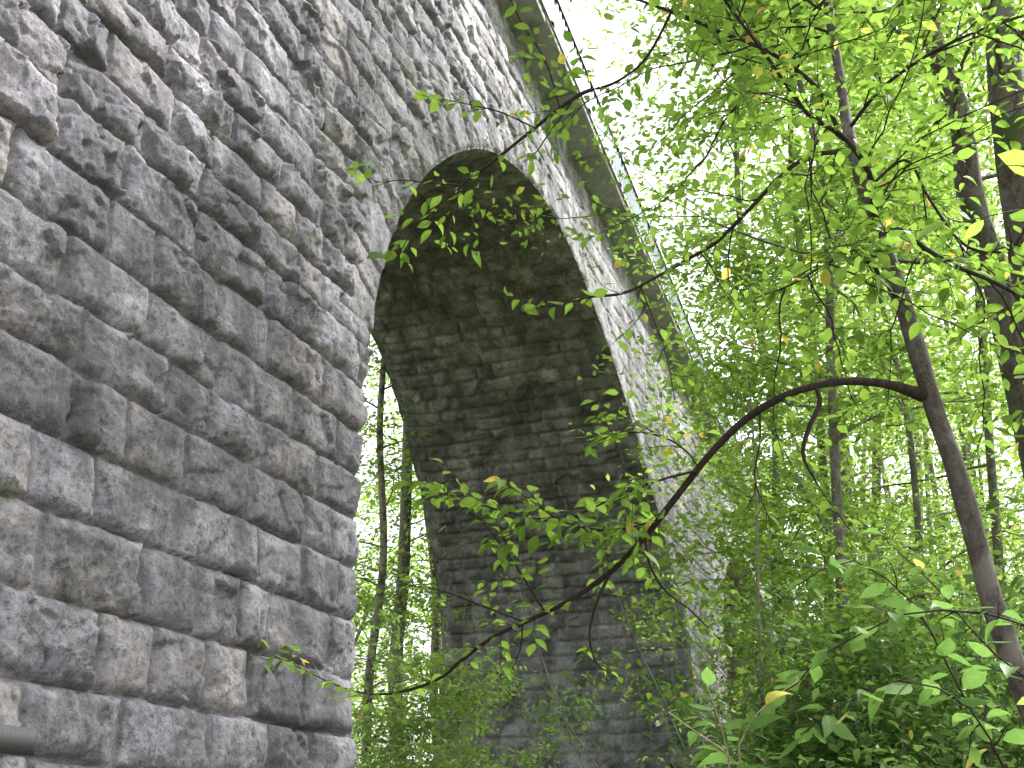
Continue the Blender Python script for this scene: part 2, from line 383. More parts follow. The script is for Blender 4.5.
def soffit(k):
    Q = arch_profile(k, [900, 300, 200][k]); n = len(Q)
    arc = np.r_[0, np.cumsum(np.linalg.norm(np.diff(Q, axis=0), axis=1))]
    tg = np.gradient(Q, axis=0); tg /= np.linalg.norm(tg, axis=1)[:, None]
    inn = np.stack([tg[:, 1], -tg[:, 0]], 1)      # towards the opening
    m = [120, 40, 30][k]; t = np.linspace(0, 1, m)
    A, T = np.meshgrid(arc, t, indexing='ij'); Zb = Q[:, 1][:, None]+0*T; y0 = yf(Zb)-.012; y1 = yb(Zb)+.01
    Y = y0+(y1-y0)*T
    H, sid, jn = Ashlar(-1, 60, (.22, .33), (.28, .58), 31+k, umin=0, umax=12)(Y, A, .05)
    e = sst(.02, .40, T*4.8)*sst(.02, .40, (1-T)*4.8); H = H*e
    X = Q[:, 0][:, None]+inn[:, 0][:, None]*H; Z = Q[:, 1][:, None]+inn[:, 1][:, None]*H
    V = np.stack([X, Y, Z+CAMZ], -1).reshape(-1, 3); I = np.arange(X.size).reshape(X.shape)
    q = np.stack([I[:-1, :-1], I[1:, :-1], I[1:, 1:], I[:-1, 1:]], -1).reshape(-1, 4)
    mesh_obj('arch_vault', V, q, VAULT, viaduct, attrs={'stone': sid.ravel(), 'joint': jn.ravel()})
for k in range(3): soffit(k)

def boxes(name, L_, mat, parent, smooth=False):
    """L_: list of 8-corner arrays"""
    V = []; Fq = []
    for c in L_:
        b = len(V); V += list(c)
        Fq += [(b, b+3, b+2, b+1), (b+4, b+5, b+6, b+7), (b, b+1, b+5, b+4), (b+1, b+2, b+6, b+5), (b+2, b+3, b+7, b+6), (b+3, b, b+4, b+7)]
    return mesh_obj(name, np.array(V, float), np.array(Fq), mat, parent, smooth)
def sbox(x0, x1, y0, y1, z0, z1):
    """box whose bottom/top follow the deck slope (z0, z1 heights above cornice underside)"""
    f = lambda x, z: zc(x)+z+CAMZ
    return [(x0, y0, f(x0, z0)), (x1, y0, f(x1, z0)), (x1, y1, f(x1, z0)), (x0, y1, f(x0, z0)), (x0, y0, f(x0, z1)), (x1, y0, f(x1, z1)), (x1, y1, f(x1, z1)), (x0, y1, f(x0, z1))]
YC = 4.36
xx = list(np.arange(-7, 60, 1.55)); cs = []
for i, x in enumerate(xx[:-1]):
    j = .02 if i % 2 else .012
    cs.append(sbox(x+.012, x+1.54, YC+(.0 if i % 3 else .012), 9.15, .0 if i % 2 else -.008, .17))
boxes('cornice', cs, CONC, viaduct)
boxes('coping', [sbox(x+.01, x+3.09, YC-.02, YC+.28, .172, .205) for x in xx[:-2:2]], CONC, viaduct)
boxes('deck', [sbox(-7, 59, YC+.3, 8.9, .175, .33)], CONC, viaduct)
rl = boxes('railing', [sbox(-7, 59, YC-.075, YC, .822, .885)], DARKM, viaduct)
pm = None
for i, x in enumerate(np.arange(-6.5, 58, 2.0)):
    # corrugated sheet, shared mesh slope is constant so copies slide along the deck
    if pm is None:
        n = 49; u = np.linspace(0, 1.94, n); off = .012*np.sign(np.sin(u*2*math.pi/.16)); V = []
        for a in (0, .004):
            for zz in (.21, .82):
                for q_ in range(n): V.append((x+u[q_], YC-.045+off[q_]+a, zc(x+u[q_])+zz+CAMZ))
        q = []
        for q_ in range(n-1):
            q += [(q_, q_+1, n+q_+1, n+q_), (2*n+q_, 3*n+q_, 3*n+q_+1, 2*n+q_+1)]
        pm = mesh_obj('railing_panel', V, q, GALV, viaduct, False); x_first = x
        po = boxes('railing_post', [sbox(x-.05, x-.005, YC-.028, YC+.02, .21, .82)], DARKM, viaduct)
        for o in (pm, po): o.parent = rl; o.location = viaduct.location
        rl_loc = rl.location.copy()
        for o in (pm, po): o.location = (0, 0, 0)
    else:
        for s_ in (pm, po):
            c = s_.copy(); COL.objects.link(c); c.parent = rl; c.location = (x-x_first, 0, -.152*(x-x_first))

# ---------------------------------------------------------------- tubes and leaves
def tube(path, rad, sides=7, jit=0.0, seed=0):
    Pn = np.asarray(path, float); n = len(Pn); rad = np.asarray(rad, float)
    T = np.gradient(Pn, axis=0); T /= np.linalg.norm(T, axis=1)[:, None]+1e-9
    up = np.array([.3, .9, .2]); up = up/np.linalg.norm(up)
    A = np.cross(T, up); A /= np.linalg.norm(A, axis=1)[:, None]+1e-9; B = np.cross(T, A)
    th = np.linspace(0, 2*math.pi, sides, endpoint=False)
    r = rad[:, None]*np.ones(sides)
    if jit: r = r*(1+jit*(np.random.RandomState(seed).rand(n, sides)-.5))
    V = Pn[:, None, :]+r[:, :, None]*(A[:, None, :]*np.cos(th)[None, :, None]+B[:, None, :]*np.sin(th)[None, :, None])
    I = np.arange(n*sides).reshape(n, sides); J = np.roll(I, -1, 1)
    q = np.stack([I[:-1], J[:-1], J[1:], I[1:]], -1).reshape(-1, 4)
    return V.reshape(-1, 3), q
class Tubes:
    def __init__(s): s.V = []; s.Q = []; s.n = 0
    def add(s, path, rad, sides=6, jit=0.):
        v, q = tube(path, rad, sides, jit, s.n); s.V.append(v); s.Q.append(q+s.n); s.n += len(v)
    def obj(s, name, mat, parent): return mesh_obj(name, np.concatenate(s.V), np.concatenate(s.Q), mat, parent)
def leaf_tmpl(kind):
    if kind == 0:   # near: ovate, folded, pointed
        prof = [(0, .0), (.16, .17), (.38, .27), (.62, .25), (.83, .12)]
        V = []; 
        for x, w in prof: V += [(x, -w, .10*w*2-.12*x*x), (x, 0, -.12*x*x), (x, w, .10*w*2-.12*x*x)]
        V.append((1.0, 0, -.14)); F = []
        for i in range(4): b = 3*i; F += [(b, b+3, b+4, b+1), (b+1, b+4, b+5, b+2)]
        tri = [(12, 15, 13), (13, 15, 14)]
        return np.array(V, float), np.array(F), np.array(tri)
    if kind == 1:   # middle: six points
        V = [(0, 0, 0), (.35, -.27, .06), (.38, 0, -.02), (.35, .27, .06), (.75, -.18, 0), (.75, .18, 0), (1, 0, -.12)]
        return np.array(V, float), np.array([(0, 1, 4, 2), (0, 2, 5, 3), (2, 4, 6, 5)]), None
    return np.array([(0, 0, 0), (.5, -.30, .05), (1, 0, -.06), (.5, .30, .05)], float), np.array([(0, 1, 2, 3)]), None
class Leaves:
    def __init__(s): s.o = []; s.d = []; s.n = []; s.s = []; s.t = []
    def add(s, o, d, n, sz, t): s.o.append(o); s.d.append(d); s.n.append(n); s.s.append(sz); s.t.append(t)
    def obj(s, name, mat, parent, kind=1):
        o = np.concatenate(s.o); d = np.concatenate(s.d); n = np.concatenate(s.n); sz = np.concatenate(s.s); t = np.concatenate(s.t)
        d = d/(np.linalg.norm(d, axis=1)[:, None]+1e-9); b = np.cross(n, d); b /= np.linalg.norm(b, axis=1)[:, None]+1e-9; n = np.cross(d, b)
        T, Fq, Ft = leaf_tmpl(kind); k = len(T)
        rq = np.random.RandomState(len(o) % 9973); wd = rq.uniform(.72, 1.18, (len(o), 1, 1)); cu = rq.uniform(-.6, 2.8, (len(o), 1, 1)); sk = rq.normal(0, .12, (len(o), 1, 1))
        V = o[:, None, :]+sz[:, None, None]*(T[None, :, 0:1]*d[:, None, :]+(wd*T[None, :, 1:2]+sk*T[None, :, 0:1]**2)*b[:, None, :]+cu*T[None, :, 2:3]*n[:, None, :])
        base = (np.arange(len(o))*k)[:, None, None]
        fs = [(base+Fq[None]).reshape(-1, Fq.shape[1])]
        if Ft is not None: fs.append((base+Ft[None]).reshape(-1, 3))
        return mesh_obj(name, V.reshape(-1, 3), fs, mat, parent, kind == 0, {'tint': np.repeat(t, k)})
def unit(a): return a/(np.linalg.norm(a, axis=-1, keepdims=True)+1e-9)
def tints(n, r, yl=.03): 
    t = r.beta(2.2, 1.6, n)*.9; m = r.rand(n) < yl; t[m] = r.uniform(.955, .99, m.sum()); return t
def leaves_along(LV, path, r, step, size, spread=.6, tilt=.45, yl=.03, droop=.25, skip=0.1):
    Pn = np.asarray(path); seg = np.linalg.norm(np.diff(Pn, axis=0), axis=1); Lg = seg.sum()
    n = max(2, int(Lg/step)); t = (np.arange(n)+r.rand(n)*.5)/n*Lg; cum = np.r_[0, np.cumsum(seg)]
    pt = np.stack([np.interp(t, cum, Pn[:, i]) for i in range(3)], 1)
    tg = unit(np.stack([np.interp(t, cum, np.gradient(Pn[:, i])) for i in range(3)], 1))
    up = unit(np.array([0, 0, 1.])+r.normal(0, tilt, (n, 3))*np.array([1, 1, .3])); side = unit(np.cross(tg, np.array([0, 0, 1.]))+1e-6)
    sg = np.where(np.arange(n) % 2, 1, -1)[:, None]
    d = unit(tg*r.uniform(.3, .9, (n, 1))+side*sg*r.uniform(.5, 1.1, (n, 1))+r.normal(0, .25, (n, 3))-np.array([0, 0, droop]))
    k = r.rand(n) > skip
    LV.add((pt+d*.008)[k], d[k], up[k], (size*r.uniform(.6, 1.15, n))[k], tints(n, r, yl)[k])
def twig_path(p, d, ln, r, n=6, sag=.25, wob=.18):
    pts = [np.array(p, float)]; d = unit(np.array(d, float))
    for i in range(n-1):
        d = unit(d+r.normal(0, wob, 3)-np.array([0, 0, sag/n])); pts.append(pts[-1]+d*ln/(n-1))
    return np.array(pts)
def spray(TB, LV, path, r, every=.12, tl=(.2, .5), size=.07, start=.15, step=.035, sag=.3, upb=.1, rad=.003, yl=.03, end=True, sub=True, tilt=.45, skip=.1):
    """side twigs with leaves along a branch path"""
    Pn = np.asarray(path); seg = np.linalg.norm(np.diff(Pn, axis=0), axis=1); cum = np.r_[0, np.cumsum(seg)]; Lg = cum[-1]
    s_ = start*Lg; k = 0
    while s_ < Lg:
        p = np.array([np.interp(s_, cum, Pn[:, i]) for i in range(3)]); i = min(len(Pn)-2, np.searchsorted(cum, s_)-1); tg = unit(Pn[i+1]-Pn[i])
        side = unit(np.cross(tg, np.array([0, 0, 1.]))); sg = 1 if k % 2 else -1
        d = tg*r.uniform(.3, .9)+side*sg*r.uniform(.4, 1)+np.array([0, 0, r.normal(upb, .35)])
        ln = r.uniform(*tl)*(1-.4*s_/Lg)
        tp = twig_path(p, d, ln, r, 6, sag); TB.add(tp, np.linspace(rad, rad*.35, len(tp)), 4)
        leaves_along(LV, tp, r, step, size, yl=yl, tilt=tilt, skip=skip)
        if sub and ln > .3:
            for _ in range(2):
                q = tp[r.randint(1, 4)]; t2 = twig_path(q, unit(tp[-1]-tp[0])+r.normal(0, .6, 3)*np.array([1, 1, .5]), ln*.55, r, 5, sag)
                TB.add(t2, np.linspace(rad*.6, rad*.3, len(t2)), 4); leaves_along(LV, t2, r, step, size, yl=yl, tilt=tilt, skip=skip)
        s_ += every*r.uniform(.6, 1.4); k += 1
    if end: leaves_along(LV, Pn[int(len(Pn)*.75):], r, step, size, yl=yl, tilt=tilt, skip=skip)
def PP(L_): return np.array([P(*c) for c in L_])
def wr(L_, px):  # px widths -> radii
    return np.array([w*c[2]/F/2 for w, c in zip(px, L_)])
def rs(path, rad, n):
    Pn = np.asarray(path, float); Q = smooth(np.c_[Pn, np.asarray(rad)[:, None]], n); return Q[:, :3], np.maximum(Q[:, 3], .0006)

# ---------------------------------------------------------------- leaning sapling with the arching branch
def base_of(path): p = path[0]; return (p[0], p[1], 0)
tr = [(1105, 880, 3.75), (1058, 770, 3.9), (1024, 690, 4.0), (995, 610, 4.05), (965, 500, 4.15), (935, 410, 4.25), (905, 310, 4.35), (880, 235, 4.45), (862, 180, 4.5), (848, 130, 4.6), (842, 90, 4.8), (832, 30, 5.0), (815, -80, 5.4), (800, -200, 5.9)]
tw = [31, 27, 24.5, 23, 20.5, 18.5, 17, 16, 14, 12, 10, 9, 7, 4]
pt = PP(tr); foot = pt[0]+(pt[0]-pt[1])*((pt[0][2]+.1)/(pt[1][2]-pt[0][2])); foot[2] = -.1
pp = np.vstack([foot, pt]); ra = np.r_[.06, wr(tr, tw)]
sap = empty('leaning_tree', (foot[0], foot[1], 0), 'slim smooth-barked brown tree leaning left, with one long branch arching toward the wall', 'tree')
TB = Tubes(); a, b = rs(pp, ra, 60); b = b*(1+.16*(np.random.RandomState(3).rand(len(b))-.5)); TB.add(a, b, 14, .16); TB.obj('trunk', BARK_SAP, sap)
r = np.random.RandomState(7)
LV = Leaves(); OWN = []
TT = None
def limb(pts, px, parent, n=30, sides=8, mat=BARK_TWIG, **kw):
    c = PP(pts); a, b = rs(c, wr(pts, px), n); global TT
    TT = Tubes(); TT.add(a, b, sides, .08); OWN.append(TT)
    return a
# the big arching branch
A1 = limb([(922, 395, 4.26), (890, 385, 4.2), (850, 381, 4.15), (818, 385, 4.1), (780, 398, 4.1), (745, 420, 4.15), (712, 452, 4.2), (680, 492, 4.25), (645, 537, 4.3), (610, 572, 4.4), (565, 603, 4.5), (525, 622, 4.6), (495, 636, 4.7), (462, 660, 4.8), (440, 678, 4.9), (400, 692, 5.0), (350, 690, 5.2), (300, 668, 5.3), (275, 655, 5.35)],
          [15, 9.5, 8.5, 8, 8, 7.5, 7, 7, 6.5, 6, 5, 4.5, 4, 4, 3.5, 3, 1.6, 1.2, 1], sap, 80)
def subbranch(pts, px, every=.10, tl=(.12, .3), size=.06, **kw):
    c = PP(pts); a, b = rs(c, wr(pts, px), 18); TT.add(a, b, 6)
    spray(TT, LV, a, r, every, tl, size, rad=.0022, **kw)
d = 4.15
subbranch([(815, 385, 4.1), (820, 400, 4.05), (808, 430, 4.0), (803, 455, 3.98), (815, 480, 3.95), (850, 530, 3.9)], [5, 5, 5, 4, 2, 1.2], .16, start=.7)
subbranch([(700, 470, 4.22), (660, 480, 4.2), (610, 500, 4.25), (560, 520, 4.3), (500, 510, 4.35), (440, 492, 4.4)], [3, 2.6, 2.2, 2, 1.6, 1], .05, (.12, .38), .078)
subbranch([(660, 520, 4.28), (610, 530, 4.25), (560, 520, 4.2), (530, 500, 4.2), (500, 478, 4.2)], [3, 2.4, 2, 1.5, 1], .05, (.12, .35), .078)
subbranch([(645, 537, 4.3), (650, 565, 4.3), (665, 590, 4.3), (690, 610, 4.3), (720, 640, 4.3)], [4, 3, 2.4, 2, 1], .12, (.1, .2), .05)
subbranch([(610, 573, 4.4), (598, 600, 4.4), (590, 640, 4.4), (598, 665, 4.4), (625, 678, 4.4)], [3.5, 3, 2.5, 2, 1], .35, (.08, .15), .05, start=.6)
subbranch([(545, 612, 4.55), (525, 580, 4.5), (505, 550, 4.5), (480, 520, 4.45), (430, 490, 4.45)], [2.8, 2.3, 2, 1.6, 1], .06, (.1, .28), .072)
subbranch([(525, 622, 4.6), (480, 605, 4.6), (440, 590, 4.6), (400, 585, 4.6)], [2.5, 2, 1.6, 1], .07, (.1, .25), .058)
subbranch([(700, 470, 4.22), (690, 455, 4.3), (670, 440, 4.4), (635, 432, 4.5), (600, 440, 4.6)], [2.5, 2.2, 2, 1.6, 1], .035, (.2, .45), .06)
subbranch([(760, 410, 4.12), (760, 440, 4.1), (755, 480, 4.05), (770, 520, 4.0)], [2, 2, 1.5, 1], .16, (.1, .2), .06)
subbranch([(523, 622, 4.6), (520, 650, 4.6), (512, 670, 4.6)], [2, 1.5, 1], .2, (.08, .12), .045, start=.5)
spray(TT, LV, A1[10:], r, .09, (.12, .36), .07, start=.25, rad=.0022, upb=.25)
# dark fork and upper branches
B1 = limb([(878, 240, 4.44), (874, 215, 4.38), (870, 176, 4.3), (855, 150, 4.25), (841, 135, 4.25), (811, 117, 4.2), (790, 90, 4.15), (768, 58, 4.1), (725, 0, 4.05), (690, -60, 4.0)], [8, 7.5, 6.5, 5.5, 5, 4.5, 4, 3.5, 3, 2], sap, 40)
B2 = limb([(841, 137, 4.3), (819, 90, 4.35), (790, 65, 4.4), (768, 51, 4.4), (720, 32, 4.4), (686, 17, 4.4), (650, 4, 4.4), (625, -5, 4.4)], [5, 5, 4.5, 4.5, 4, 4, 3, 2], sap, 34)
B3 = limb([(845, 153, 4.58), (838, 152, 4.5), (811, 156, 4.45), (780, 176, 4.4), (760, 198, 4.4), (741, 218, 4.4), (715, 243, 4.4), (690, 258, 4.4), (655, 278, 4.4), (624, 293, 4.4), (590, 297, 4.45), (545, 306, 4.5), (500, 291, 4.5)], [5, 5, 4.6, 4.3, 4.2, 4, 4, 3.8, 3.2, 3, 2.4, 1.8, 1], sap, 50)
B4 = limb([(880, 236, 4.44), (890, 230, 4.4), (905, 232, 4.3), (925, 248, 4.2), (955, 266, 4.1), (985, 278, 4.0), (1024, 297, 3.9), (1080, 320, 3.8)], [7, 6, 5.5, 5, 5, 4.5, 4, 3], sap, 30)
B5 = limb([(690, -40, 4.6), (665, 25, 4.7), (640, 65, 4.8), (612, 84, 4.9), (583, 93, 5.0), (560, 108, 5.05), (535, 128, 5.1), (505, 152, 5.1), (480, 172, 5.15), (462, 185, 5.2), (452, 215, 5.2), (445, 250, 5.2)], [3.5, 3, 2.5, 3, 4, 4, 3.6, 3.3, 3, 2.6, 2, 1.2], sap, 50)
B6 = limb([(905, 310, 4.35), (870, 262, 4.3), (860, 250, 4.2), (830, 262, 4.1), (790, 285, 4.0), (750, 300, 3.95)], [4, 4, 3, 2.5, 2, 1.2], sap, 26)
B7 = limb([(848, 130, 4.6), (880, 90, 4.5), (920, 60, 4.4), (980, 30, 4.3), (1040, 10, 4.2)], [4.5, 4, 3.5, 3, 2], sap, 26)
B8 = limb([(866, 190, 4.5), (905, 160, 4.5), (930, 200, 4.4), (975, 250, 4.3), (1000, 252, 4.3), (1050, 230, 4.2)], [3, 3, 3, 3, 2.5, 2], sap, 26)
TT = OWN[5]
def sb(p, x, **k): subbranch(p, x, **k)
sb([(462, 185, 5.2), (430, 183, 5.2), (400, 180, 5.2), (378, 182, 5.25), (350, 162, 5.3)], [1.8, 1.6, 1.2, 1, .8], every=.14, tl=(.08, .18), size=.085)
sb([(535, 128, 5.1), (500, 112, 5.1), (462, 103, 5.1), (420, 95, 5.1)], [1.8, 1.6, 1.3, 1], every=.12, tl=(.1, .22), size=.085)
sb([(560, 108, 5.05), (545, 60, 5.0), (520, 20, 5.0), (500, -30, 5.0)], [2, 2, 1.6, 1.2], every=.08, tl=(.15, .35), size=.075)
sb([(575, 97, 5.0), (548, 135, 5.0), (530, 158, 5.0), (523, 162, 5.0)], [2, 1.6, 1.2, 1], every=.12, tl=(.1, .22), size=.085)
sb([(462, 185, 5.2), (440, 205, 5.2), (410, 235, 5.2), (395, 262, 5.2)], [1.8, 1.4, 1.2, 1], every=.09, tl=(.1, .22), size=.085)
sb([(480, 172, 5.15), (475, 210, 5.15), (470, 240, 5.15), (473, 262, 5.15)], [1.4, 1.2, 1, .8], every=.3, tl=(.05, .1), size=.085)
TT = OWN[3]
sb([(640, 285, 4.4), (650, 310, 4.4), (665, 350, 4.4), (675, 400, 4.4)], [2, 1.6, 1.2, 1], every=.10, tl=(.1, .3), size=.06)
sb([(700, 252, 4.4), (712, 268, 4.4), (720, 285, 4.4), (745, 320, 4.4)], [2, 1.6, 1.2, 1], every=.10, tl=(.1, .3), size=.06)
TT = OWN[5]
spray(TT, LV, B5[14:], r, .12, (.1, .3), .065, start=.0, rad=.002)
for bi_, Bp in zip((1, 2, 3, 4, 6, 7, 8), (B1, B2, B3, B4, B6, B7, B8)):
    TT = OWN[bi_]; lf = bi_ == 3
    for i in range(3, int(len(Bp)*(.45 if lf else .7 if bi_ == 2 else 1))-2, 3 if not lf else 4):
        tg = unit(Bp[i+1]-Bp[i]); q = twig_path(Bp[i], tg*.7+r.normal(0, .7, 3)*np.array([1, 1, .45]), r.uniform(.5, 1.0)*(.5 if lf else 1), r, 12, .2)
        TT.add(q, np.linspace(.004, .0015, 12), 5); spray(TT, LV, q, r, .11, (.12, .38), .066, rad=.002)
    spray(TT, LV, Bp[:24] if bi_ == 2 else Bp, r, .14, (.08, .22) if lf else (.2, .5), .066, start=.2, rad=.0025)
TT = Tubes(); _p, _r = rs(pp, ra, 60); TT.add(_p[42:], _r[42:]*.6, 6); OWN.append(TT)
# top crown of the sapling
for i in range(44, 60):
    for _ in range(3):
        q = twig_path(a_ := pp[0]*0+rs(pp, ra, 60)[0][i], np.array([r.normal(0, 1), r.normal(0, 1), .35]), r.uniform(.8, 1.8), r, 14, .3)
        TT.add(q, np.linspace(.007, .002, 14), 5); spray(TT, LV, q, r, .12, (.2, .5), .068, rad=.0025)
for T_ in OWN: T_.obj('branch', BARK_TWIG, sap)
LV.obj('foliage', LEAF, sap, 0)

# ---------------------------------------------------------------- foreground plants with bigger leaves
def fg_plant(name, label, cat, base, limbs, size, seed, mat=LEAF_FG, tl=(.08, .2), every=.06, step=.045, yl=.05, tmat=BARK_TWIG, wpx=3, skip=.1):
    rr = np.random.RandomState(seed); e = empty(name, (*base, 0), label, cat); T = Tubes(); V = Leaves()
    for L_ in limbs:
        c = PP(L_); first = c[0]
        w = np.linspace(wpx, 1, len(L_)); a, b = rs(c, wr(L_, w), 30); T.add(a, b, 7)
        spray(T, V, a, rr, every, tl, size, start=.1, step=step, rad=.0022, yl=yl, tilt=.6, skip=skip)
    T.obj('stems', tmat, e); V.obj('foliage', mat, e, 0); return e
def gp(u, d): q = P(u, 768, d); return (q[0], q[1])
def root(u, d): q = P(u, 900, d); return [u, 845+CAMZ*F/(d*1.0), d]
def groundpt(u, d):
    # pixel row where the ray at column u and depth d meets z=0
    lo, hi = 400., 6000.
    for _ in range(50):
        m = (lo+hi)/2
        if P(u, m, d)[2] > 0: lo = m
        else: hi = m
    return (u, lo, d)
gA = groundpt(1120, 2.7); q = P(*gA)
fg_plant('leafy_sapling', 'sapling branch bowed in from the right edge with large pale green leaves, lower right corner', 'sapling', (q[0], q[1]),
    [[gA, (1110, 700, 2.7), (1060, 625, 2.7), (1024, 626, 2.7), (980, 612, 2.7), (940, 610, 2.7), (895, 616, 2.7), (850, 640, 2.72), (815, 660, 2.75), (790, 690, 2.8), (760, 705, 2.8)],
     [gA, (1060, 900, 2.6), (1010, 780, 2.6), (960, 700, 2.6), (900, 680, 2.6), (850, 700, 2.6), (800, 735, 2.6)],
     [gA, (1020, 800, 2.9), (960, 690, 2.9), (900, 590, 2.9), (850, 560, 2.9), (790, 590, 2.9)],
     [gA, (1100, 760, 2.8), (1040, 690, 2.8), (985, 645, 2.8), (930, 580, 2.85), (890, 545, 2.9)]], .085, 31, every=.10, tl=(.07, .17), step=.05, skip=.15)
gB = groundpt(735, 2.6); q = P(*gB)
fg_plant('shrub', 'low shrub with few big pale leaves and curled tips before the far pier foot', 'shrub', (q[0], q[1]),
    [[gB, (733, 820, 2.6), (725, 740, 2.6), (712, 700, 2.6), (700, 668, 2.6)], [gB, (760, 830, 2.6), (735, 760, 2.6), (700, 735, 2.6), (668, 712, 2.6)], [gB, (745, 800, 2.6), (740, 740, 2.6), (770, 700, 2.62), (800, 680, 2.65)]],
    .085, 33, every=.16, tl=(.05, .11), step=.055, yl=.16, tmat=STRAW, skip=.2)
gC = groundpt(1190, 1.9); q = P(*gC)
fg_plant('sapling', 'large bright leaves hanging in close at the right edge beside the mossy trunks', 'sapling', (q[0], q[1]),
    [[gC, (1180, 500, 1.9), (1140, 330, 1.9), (1090, 250, 1.9), (1045, 215, 1.9), (1000, 210, 1.9), (960, 222, 1.9)],
     [gC, (1170, 450, 1.85), (1120, 330, 1.85), (1080, 290, 1.85), (1040, 265, 1.85), (1000, 245, 1.85)],
     [gC, (1170, 420, 1.8), (1110, 250, 1.8), (1070, 180, 1.8), (1030, 150, 1.8), (1005, 165, 1.8)]],
    .075, 37, LEAF, every=.16, tl=(.05, .1), step=.07, yl=.06, skip=.25)

# ---------------------------------------------------------------- forest trees
def forest_tree(name, label, path, rad, mat, nl, seed, lsize=.10, spread=1.0, h0=.45, nleaf=9000, lmat=LEAF_FAR, flat=.35, limb_len=(1.5, 3.5), lk=1, group=None, twr=.012, clump=.32):
    rr = np.random.RandomState(seed); Pn = np.asarray(path, float)
    e = empty(name, (Pn[0][0], Pn[0][1], 0), label, 'tree', group)
    a, b = rs(Pn, rad, 40); T = Tubes(); T.add(a, b, 10, .12); T.obj('trunk', mat, e)
    G = Tubes(); V = Leaves(); pts = []
    for i in range(nl):
        k = int(len(a)*(h0+(1-h0)*((i+.5)/nl)))-1; k = min(max(k, 1), len(a)-2)
        an = rr.uniform(0, 6.283); ln = rr.uniform(*limb_len)*spread*(1.1-.55*(i/nl))
        q = twig_path(a[k], (math.cos(an), math.sin(an), rr.uniform(.1, .8)), ln, rr, 10, .5, .15)
        G.add(q, np.linspace(min(b[k]*.45, .022), twr*.35, 10), 5); pts.append(q)
        for _ in range(4):
            s_ = q[rr.randint(3, 10)]; t2 = twig_path(s_, unit(q[-1]-q[0])+rr.normal(0, .8, 3)*np.array([1, 1, .4]), ln*.5, rr, 7, .3)
            G.add(t2, np.linspace(twr*.6, twr*.25, 7), 4); pts.append(t2)
    k0 = max(1, int(len(a)*h0)-1); G.add(a[k0:], b[k0:]*.6, 6)
    A = np.concatenate([p[2:] for p in pts]); n = nleaf
    c = A[rr.randint(0, len(A), n//14)]; c = c+rr.normal(0, clump, c.shape)*np.array([1, 1, flat])
    o = np.repeat(c, 14, axis=0); o = o+rr.normal(0, clump*.7, o.shape)*np.array([1, 1, flat*.5]); n = len(o)
    d = unit(rr.normal(0, 1, (n, 3))*np.array([1, 1, .35])-np.array([0, 0, .15])); nn = unit(np.array([0, 0, 1.])+rr.normal(0, .45, (n, 3)))
    V.add(o, d, nn, lsize*rr.uniform(.6, 1.2, n), tints(n, rr, .02))
    G.obj('limbs', mat, e); V.obj('foliage', lmat, e, lk); return e
def tp(u0, v0, u1, v1, d0, d1, top, lean=0.0, n=7, wob=.08, seed=0):
    """trunk through two picture points, carried down to the ground and up to height `top`"""
    a = P(u0, v0, d0); b = P(u1, v1, d1)          # a low, b high
    t = (b-a)/(b[2]-a[2]); f0 = a-t*(a[2]+.15); f1 = a+t*(top-a[2]); rr = np.random.RandomState(seed)
    s_ = np.linspace(0, 1, n)[:, None]; Q = f0+(f1-f0)*s_; Q[1:] += rr.normal(0, wob, (n-1, 3))*np.array([1, 1, 0]); return Q
def trad(w, d, n=7, top=.25): return np.linspace(w*d/F/2*1.15, w*d/F/2*top, n)
# two mossy trunks on the right
Ma = np.vstack([P(*groundpt(1120, 7.6))-[0, 0, .1], PP([(1070, 480, 7.6), (1040, 300, 7.7), (1024, 220, 7.8), (1012, 130, 7.9), (1003, 50, 8.1), (995, -30, 8.4), (980, -220, 9)]), P(965, -420, 10)])
forest_tree('mossy_tree', 'thick dark lichen-spotted trunk at the upper right edge, the larger of two big trunks there', Ma, [.22, .18, .155, .14, .13, .12, .11, .09, .05], BARK_BIG, 16, 51, .085, 1, .5, 9000, LEAF, limb_len=(1.6, 3.4))
Mb = np.vstack([P(*groundpt(1105, 8.6))-[0, 0, .1], PP([(1050, 520, 8.6), (1024, 400, 8.6), (1008, 330, 8.6), (992, 262, 8.7), (975, 212, 8.8), (966, 170, 8.8), (962, 120, 8.9), (945, 75, 9.0), (930, 30, 9.1), (918, -60, 9.3)]), P(900, -330, 10.5)])
forest_tree('mossy_tree', 'forked dark trunk with green moss patches left of the thick lichen-spotted one, upper right', Mb, [.16, .13, .12, .115, .11, .10, .10, .09, .085, .08, .07, .03], BARK_BIG, 16, 52, .085, 1, .5, 9000, LEAF, limb_len=(1.6, 3.2))

FT = [  # u0,v0,u1,v1,depth,width px,top,bark,label
 (762, 768, 757, 545, 9.5, 6, 5.5, BARK_PALE, 'thin pale birch stem with peeling bark rising beside the foot of the viaduct'),
 (778, 530, 760, 330, 16, 11, 15, BARK_GREY, 'slender grey tree just right of the railing end, behind the arching branch'),
 (806, 371, 800, 250, 17, 11, 17, BARK_GREY, 'slender straight grey tree standing behind the crook of the arching branch'),
 (835, 520, 815, 250, 11.5, 13, 12, BARK_GREY, 'grey tree with wide low crown standing closest to the railing, left of the leaning trunk'),
 (845, 560, 838, 300, 20, 12, 19, BARK_GREY, 'grey tree deep in the wood left of the leaning brown trunk'),
 (1004, 600, 985, 420, 14, 11, 15, BARK_GREY, 'upright grey tree behind the leaning trunk near the right edge'),
 (905, 740, 900, 560, 15, 9, 14, BARK_GREY, 'thin grey tree rising from the undergrowth at lower right'),
 (870, 500, 868, 330, 26, 12, 22, BARK_GREY, 'tall pale tree far back in the wood behind the leaning trunk'),
]
